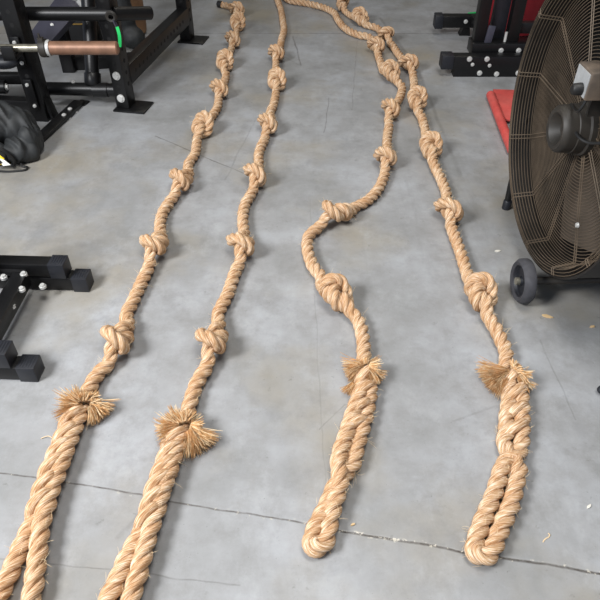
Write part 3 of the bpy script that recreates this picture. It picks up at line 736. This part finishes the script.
# slim inner plates bolted on the upright's front face
fB = B0+Vector((-.01, -.024, 0))
for z0, z1 in ((.06, .19), (.24, .36)):
    m = MB(); m.box(fB+Vector((0, -.004, (z0+z1)/2)), (.034, .010, z1-z0), Matrix.Rotation(-.12, 3, 'Z')); m.build('hook_plate', 'steel_black', stand, bevel=.003)
    bolts(stand, [fB+Vector((.004, -.012, z0+.02)), fB+Vector((-.002, -.012, z1-.02))], (0, -1, 0), .006, .006)
YB = B0.y-.085
bar_z = atY(60, 48, YB).z
m = MB(); bx0 = fB.x; m.box((bx0, YB+.01, bar_z-.026), (.05, .10, .020)); m.box((bx0, YB-.035, bar_z-.006), (.05, .012, .05)); m.build('bar_hook', 'steel_black', stand, bevel=.003)
p = G(6, 87, .09); m = MB(); m.cyl(p+Vector((-.25, 0, 0)), p, .028, 18); m.build('roller_tube', 'steel_black', stand); bolts(stand, [p], (1, 0, 0), .012, .01)
m = MB(); p = G(22, 78, .10); m.beam((p.x-.3, p.y, .10), (p.x+.05, p.y, .10), .04, .045); m.build('cross_beam', 'steel_black', stand, bevel=.003)
m = MB(); p = atY(3, 62, YB+.05); m.sphere(p, .05, 16, 10, (1.3, .7, .55)); m.build('pad_roller', 'rubber', stand)

# barbell
x0, x1, xs = atY(49, 48, YB).x, atY(118, 48, YB).x, atY(-60, 48, YB).x
bar = empty('barbell', (xs, YB, bar_z), 'barbell with a worn bronze sleeve and clamped steel shaft at upper left', 'barbell')
m = MB(); m.lathe([(0, x1), (.021, x1), (.025, x1-.004), (.025, x0), (0, x0)], (0, YB, bar_z), (1, 0, 0), 28); m.build('sleeve', 'copper', bar)
m = MB(); m.lathe([(0, x1+.001), (.018, x1+.001), (.019, x1)], (0, YB, bar_z), (1, 0, 0), 24); m.build('end_face', 'copper', bar)
m = MB(); m.cyl((xs, YB, bar_z), (x0+.01, YB, bar_z), .0145, 18); m.build('shaft', 'steel', bar)
m = MB(); m.lathe([(.0145, x0-.033), (.032, x0-.033), (.034, x0-.028), (.034, x0-.008), (.030, x0-.006), (.0145, x0-.006)], (0, YB, bar_z), (1, 0, 0), 28, closed=True)
m.box((x0-.02, YB-.01, bar_z+.036), (.018, .02, .014)); m.cyl((x0-.022, YB-.012, bar_z+.04), (x0-.022, YB-.012, bar_z+.058), .004, 8)
cl = m.build('clamp_collar', 'motor', bar)
m = MB(); m.lathe([(.0145, x0-.006), (.029, x0-.006), (.031, x0), (.029, x0+.006), (.0145, x0+.006)], (0, YB, bar_z), (1, 0, 0), 28, closed=True); m.build('collar_ring', 'chrome', bar)

# clutter behind the rack
ben = empty('incline_bench', G(55, 62), 'dark slate bench with a tilted pad behind the barbell', 'bench')
pc = [atY(27, 36, 2.90), atY(45, 48, 2.85), atY(84, 4, 3.15), atY(58, -6, 3.22)]
nrm = (pc[1]-pc[0]).cross(pc[3]-pc[0]).normalized()
m = MB(); m.prism(pc, nrm*-.04 if nrm.z > 0 else nrm*.04); m.build('bench_pad', 'pad', ben, bevel=.006)
bolts(ben, [atY(47, 31, 2.96), atY(52, 25, 2.99)], (.3, -.8, .5), .006, .006)
pm = sum(pc, Vector())/4; m = MB(); m.beam((pm.x, pm.y+.05, 0), (pm.x, pm.y+.05, pm.z-.03), .06, .06); m.build('bench_post', 'steel_black', ben, bevel=.003)
m = MB(); m.beam((pm.x-.02, pm.y+.07, .03), (pm.x+.3, pm.y+.12, .03), .05, .06); m.build('bench_foot', 'steel_black', ben, bevel=.003)
m = MB(); p = atY(78, 0, 3.1); m.cyl(p, atY(84, 7, 3.1), .014, 12); m.build('chrome_pin', 'chrome', ben)
cs = empty('equipment_case', G(82, 44), 'black case with a brass trim line behind the bronze sleeve', 'case')
c0 = G(82, 47); m = MB(); m.box(c0+Vector((0, .06, .075)), (.17, .12, .15)); m.build('case_body', 'steel_black', cs, bevel=.004)
m = MB(); m.box(c0+Vector((0, -.003, .12)), (.172, .008, .006)); m.build('trim_line', 'brass', cs)
m = MB(); m.box(c0+Vector((.05, -.004, .085)), (.022, .01, .05)); m.build('latch', 'steel', cs, bevel=.002)
m = MB(); m.tube(spline([c0+Vector((-.05, .05, .148)), c0+Vector((-.045, .05, .18)), c0+Vector((.045, .05, .18)), c0+Vector((.05, .05, .148))]), .008, 10); m.build('handle', 'rubber', cs)
hb = empty('punching_bag', G(129, 34), 'tan leather punching bag standing behind the power rack upright', 'punching bag')
c0 = G(129, 34); m = MB(); m.lathe([(0, .004), (.07, 0), (.10, .015), (.105, .05), (.105, .6), (.09, .63), (0, .64)], c0, (0, 0, 1), 32); m.build('bag_body', 'tan', hb)
m = MB(); m.lathe([(.106, .28), (.108, .282), (.108, .31), (.106, .312)], c0, (0, 0, 1), 32); m.build('seam_band', 'tan', hb)

def blob(name, parts, mat, parent, voxel, noise_amt, seed, label=None, cat=None, smooth_it=6, folds=0):
    """soft lumpy body: ellipsoids fused and wrinkled"""
    m = MB()
    for c, r, sc in parts: m.sphere(c, r, 20, 14, sc)
    me = bpy.data.meshes.new('t'); me.from_pydata(m.v, [], m.f); bm = bmesh.new(); bm.from_mesh(me); bmesh.ops.remove_doubles(bm, verts=bm.verts, dist=1e-5); bmesh.ops.recalc_face_normals(bm, faces=bm.faces); bm.to_mesh(me); bm.free()
    o = bpy.data.objects.new('t', me); COL.objects.link(o)
    md = o.modifiers.new('r', 'REMESH'); md.mode = 'VOXEL'; md.voxel_size = voxel
    sm = o.modifiers.new('s', 'SMOOTH'); sm.iterations = smooth_it
    dg = bpy.context.evaluated_depsgraph_get(); me2 = bpy.data.meshes.new_from_object(o.evaluated_get(dg)); bpy.data.objects.remove(o)
    from mathutils import noise as nz
    bm = bmesh.new(); bm.from_mesh(me2); bm.normal_update()
    for v in bm.verts:
        p = v.co*1.0
        n1 = nz.noise(Vector((p.x*14+seed, p.y*14, p.z*14)))
        w = nz.noise(Vector((p.x*9+seed, p.y*30+p.x*20, p.z*9)))
        v.co += v.normal*(n1*noise_amt+folds*(1-abs(w)*2.2)*.5)
        v.co.z = max(v.co.z, .001)
    for f in bm.faces: f.smooth = True
    out = MB(); out.v = [tuple(v.co) for v in bm.verts]; out.f = [tuple(v.index for v in f.verts) for f in bm.faces]; out.mi = [0]*len(out.f); bm.free()
    pr = {}
    if label: pr = dict(label=label, category=cat)
    return out.build(name, mat, parent, **pr)
c0 = G(121, 50); blob('sandbag', [(c0+Vector((-.01, .05, .16)), .105, (.95, .6, 1.5)), (c0+Vector((.07, .02, .055)), .065, (1.0, .8, .85)), (c0+Vector((0, .05, .25)), .085, (1.0, .6, .9))], 'bag', None, .012, .01, 3,
     'slumped black sandbag behind the rack upright, in front of the punching bag', 'sandbag', folds=.006)

# black gym bag
bg = empty('gym_bag', G(5, 165), 'black nylon gym bag slumped on the floor at left edge', 'bag')
g0 = G(-4, 170)
blob('bag_body', [(g0+Vector((-.06, .16, .10)), .105, (1.45, .95, .95)), (g0+Vector((-.22, .15, .10)), .11, (1.2, 1.0, .95)), (g0+Vector((.055, .16, .085)), .08, (.9, .95, 1.0))], 'bag', bg, .005, .010, 5, folds=.022)
blob('side_pocket', [(g0+Vector((.105, .135, .062)), .055, (.75, 1.2, 1.15)), (g0+Vector((.075, .075, .045)), .05, (1.1, 1.0, .9)), (g0+Vector((.11, .08, .035)), .04, (.9, 1.1, .9))], 'bag', bg, .004, .008, 9, folds=.016)
blob('front_pocket', [(g0+Vector((.0, .045, .045)), .05, (1.0, .65, .9)), (g0+Vector((-.09, .05, .05)), .055, (1.1, .65, .9))], 'bag', bg, .004, .008, 12, folds=.012)
m = MB(); m.tube(spline([g0+Vector((-.10, .0, .09)), g0+Vector((-.02, -.005, .105)), g0+Vector((.05, .0, .085)), g0+Vector((.075, .01, .04)), g0+Vector((.07, .01, .012))]), .007, 8); m.build('piping', 'cable', bg)
m = MB(); m.tube(spline([G(-4, 171, .004), G(8, 171.5, .004), G(18, 171, .004), G(26, 169.5, .005), G(27.5, 167, .006), G(22, 166, .006), G(21, 162, .02)]), .004, 8); m.build('strap', 'cable', bg)
m = MB(); t0 = G(1, 162, .045); m.prism([t0+Vector(v) for v in ((-.05, -.012, 0), (-.05, 0, .03), (0, -.002, .028), (.018, -.006, .012), (.006, -.012, -.006))], (0, .006, .003)); m.build('tag', 'yellow', bg, bevel=.001, label='yellow tag')
m = MB(); m.prism([t0+Vector(v) for v in ((.000, -.008, .022), (.022, -.010, .014), (.042, -.016, -.004), (.012, -.016, -.008))], (0, -.003, .002)); m.build('tag_tip', 'white', bg, label='white tip of the tag')
m = MB(); m.prism([t0+Vector(v) for v in ((-.008, -.014, .010), (.006, -.013, .016), (.014, -.016, .006), (.0, -.018, -.001))], (0, -.002, .001)); m.build('tag_mark', 'cable', bg)

# ------------------------------------------------------------------ far-right machine
mc = empty('cable_machine', G(490, 70), 'black bolted machine base with two capped feet at the top right', 'gym machine')
f0 = G(458, 77); f1 = G(545, 81); f1.y = f0.y; yd = Vector((0, 1, 0)); tx = (f1-f0).normalized()
P2 = lambda px, py: atY(px, py, f0.y)                       # on the front plate's plane
m = MB(); m.prism([f0+Vector((-.025, 0, .0)), f1, f1+Vector((0, 0, .098)), f0+Vector((-.06, 0, .098)), f0+Vector((-.06, 0, .04)), f0+Vector((-.02, 0, .036))], (0, .06, 0)); m.build('side_plate', 'steel_black', mc, bevel=.003)
m = MB(); m.box(f0+Vector((-.062, .03, .070)), (.058, .070, .066)); m.build('rubber_cap', 'rubber', mc, bevel=.005)
bolts(mc, [atY(px, py, f0.y-.001) for px, py in ((469.5, 59), (487, 59), (479.5, 73), (496.5, 74), (518, 73))], (0, -1, 0), .010, .008)
bolts(mc, [atY(px, py, f0.y-.001) for px, py in ((472.5, 64.5), (489.5, 65.5))], (0, -1, 0), .007, .006)
y2 = f0.y+.07
a = atY(472, 49, y2); c = atY(560, 49, y2); m = MB(); m.box(((a.x+c.x)/2, y2+.05, a.z-.005), (c.x-a.x, .10, .06)); m.build('cross_beam', 'steel_black', mc, bevel=.003)
bolts(mc, [atY(px, 50.5, y2-.001) for px in (501, 518.5)], (0, -1, 0), .010, .008)
zt = a.z+.02
for px, w in ((478, .055), (511, .055)):
    p = atY(px, 40, y2+.05); m = MB(); m.box((p.x, p.y, zt+.4), (w, .055, .85)); m.build('upright', 'steel_black', mc, bevel=.003)
p = atY(493, 40, y2+.09); m = MB(); m.box((p.x+.01, p.y, zt+.4), (.075, .03, .84)); m.build('weight_shield', 'rubber', mc, bevel=.003)
p = atY(489.5, 36, y2+.02); m = MB(); m.box((p.x, p.y, zt+.04), (.034, .012, .085), Matrix.Rotation(.1, 3, 'Y')); m.build('bracket', 'pad', mc, bevel=.002, label='slate-grey bracket')
p = atY(505, 40, y2+.03); m = MB(); m.cyl((p.x, p.y, zt), (p.x, p.y, zt+.05), .007, 10); m.build('pin', 'chrome', mc)
e0 = G(440, 44); e0.y -= .20; m = MB(); m.box((e0.x+.12, e0.y+.35, .075), (.22, .06, .06)); hf = m.build('foot_tube', 'steel_black', mc, bevel=.003)
m = MB(); m.box((e0.x+.005, e0.y+.35, .075), (.045, .07, .07)); m.build('rubber_cap', 'rubber', hf, bevel=.005)
m = MB(); px_ = e0.x+.16; m.prism([(px_-.03, e0.y+.33, 0), (px_+.03, e0.y+.33, 0), (px_+.02, e0.y+.33, .05), (px_-.01, e0.y+.33, .05)], (0, .05, 0)); m.build('foot_block', 'steel_black', hf)
bolts(mc, [(e0.x+.15, e0.y+.319, .08)], (0, -1, 0), .009, .008)
m = MB(); m.beam((e0.x+.2, e0.y+.36, .085), (e0.x+.2, y2+.05, .11), .05, .05); m.build('side_beam', 'steel_black', mc, bevel=.003)
p = atY(535, 27, y2+.06); m = MB(); m.box((p.x+.05, p.y, p.z), (.30, .04, .05)); m.build('arm', 'steel_black', mc, bevel=.003)
# red bag and red platform
rb = empty('boxing_bag', G(520, 38), 'red vinyl boxing bag standing behind the black machine', 'punching bag')
c0 = G(517, 35); c0.y += .12; m = MB(); m.lathe([(0, .004), (.15, 0), (.18, .015), (.185, .05), (.185, .9), (.16, .93), (0, .94)], c0, (0, 0, 1), 40); m.build('bag_body', 'red_vinyl', rb)
pt = atY(553, 3, c0.y-.25); m = MB(); m.box(c0+Vector((.07, -.185, .42)), (.09, .012, .2)); m.build('vinyl_panel', 'red_vinyl', rb, bevel=.003)
gs = MB(); p = G(472, 14); gs.box(p+Vector((0, 0, .004)), (.05, .016, .008), Matrix.Rotation(.3, 3, 'Z')); gs.build('webbing_offcut', 'green', None, label='green scrap of webbing on the floor left of the black machine', category='webbing')
pl = empty('low_platform', G(505, 115), 'red platform with a raised rounded edge lying behind the drum fan', 'platform')
a, b_ = G(490.5, 95, .02), G(512, 150, .02)
m = MB(); m.tube([a, b_], .019, 18); m.sphere(a, .019, 14, 8); m.sphere(b_, .019, 14, 8); m.build('raised_edge', 'red', pl)
pn = [G(492, 94), G(560, 96), G(566, 126), G(503, 124)]
m = MB(); m.prism([p_+Vector((0, 0, .012)) for p_ in pn], (0, 0, .012)); m.build('deck', 'red', pl, bevel=.002)
m = MB(); m.beam(pn[3]+Vector((0, .04, .006)), pn[2]+Vector((0, .04, .006)), .03, .012); m.build('runner', 'cable', pl)

# ------------------------------------------------------------------ small litter
def chip(px, py, size, mat, label, cat, nm, rz, thin=.003):
    m = MB(); p = G(px, py); rg = random.Random(px); n = 7; o = []
    for i in range(n):
        a = 2*PI*i/n; r = size*(rg.uniform(.6, 1)); o.append(p+Matrix.Rotation(rz, 3, 'Z') @ Vector((r*math.cos(a), r*.42*math.sin(a), .0005)))
    m.prism(o, (0, 0, thin)); m.build(nm, mat, None, smooth=False, label=label, category=cat)
chip(547.5, 317, .018, 'chip_wood', 'tan wood chip on the floor below the fan wheel', 'chip', 'wood_chip', -.3)
chip(497.5, 251.5, .011, 'chip_pale', 'pale flake on the floor above the fan wheel', 'flake', 'paint_flake', .2)
chip(588.5, 507, .008, 'chip_pale', 'pale flake on the floor near the right edge', 'flake', 'paint_flake', .7)
chip(353, 525, .007, 'chip_wood', 'small orange-tan chip beside the floor crack, right of the S-bend rope eye', 'chip', 'wood_chip', .5)
chip(592, 327, .010, 'chip_wood', 'faint tan chip on the floor at right edge under the fan', 'chip', 'wood_chip', .1)
m = MB(); m.tube(spline([G(543, 542, .001), G(545, 539, .001), G(549, 537, .001), G(550, 534, .002), G(548, 533, .003)]), .0012, 6)
m.build('fibre_curl', 'fray_pale', None, label='pale curl of fibre on the floor right of the two-legged eye', category='fibre')
m = MB(); m.tube(spline([G(41, 438.5, .002), G(47, 436, .006), G(50, 436.5, .006), G(57, 441, .003)]), .0009, 6)
m.build('fibre_curl', 'fray_pale', None, label='loose pale fibre left of the far-left rope splice', category='fibre')
m = MB(); p = G(602, 393); m.sphere(p+Vector((0, 0, .012)), .016, 14, 8, (1, .8, .75)); m.build('rubber_stopper', 'rubber', None, label='black rubber bit on the floor at the right edge', category='stopper')

# ------------------------------------------------------------------ light
S.view_settings.view_transform = 'Standard'; S.view_settings.look = 'None'; S.view_settings.gamma = 1; S.view_settings.use_curve_mapping = False
S.view_settings.exposure = 0.0
w = bpy.data.worlds.new('hall'); S.world = w; w.use_nodes = True
w.node_tree.nodes['Background'].inputs[0].default_value = (.74, .83, 1, 1); w.node_tree.nodes['Background'].inputs[1].default_value = .55
def area(name, loc, target, sx, sy, power, color):
    l = bpy.data.lights.new(name, 'AREA'); l.shape = 'RECTANGLE'; l.size, l.size_y = sx, sy; l.energy = power; l.color = color
    o = bpy.data.objects.new(name, l); COL.objects.link(o); o.location = loc
    o.rotation_euler = (Vector(target)-Vector(loc)).to_track_quat('-Z', 'Y').to_euler(); return o
area('daylight_door', (-2.2, -.2, 2.5), (0, .7, 0), 1.0, 1.0, 180, (.98, .985, 1))
area('ceiling_lamp', (.5, .9, 4.2), (.4, .8, 0), 2.2, 1.4, 116, (1, .98, .95))
area('ceiling_lamp', (0, 6.5, 4.7), (0, 6.0, 0), 2.6, 1.2, 42, (1, .93, .8))
# hall shell: back and right walls and roof; left and front stand open to daylight
M['wall'] = simple('painted_block_wall', (120, 120, 116), .8, 0, .12, 3)
M['roof'] = simple('ribbed_roof_sheet', (110, 110, 108), .7, 0, .12, 3)
for nm, c, sz, mt in (('wall_back', (0, 9.1, 2.5), (14, .2, 5), 'wall'), ('wall_right', (6.1, 3, 2.5), (.2, 12.4, 5), 'wall'), ('ceiling', (0, 3, 5.05), (14, 12.4, .1), 'roof')):
    m = MB(); m.box(c, sz); m.build(nm, mt, None, kind='structure')
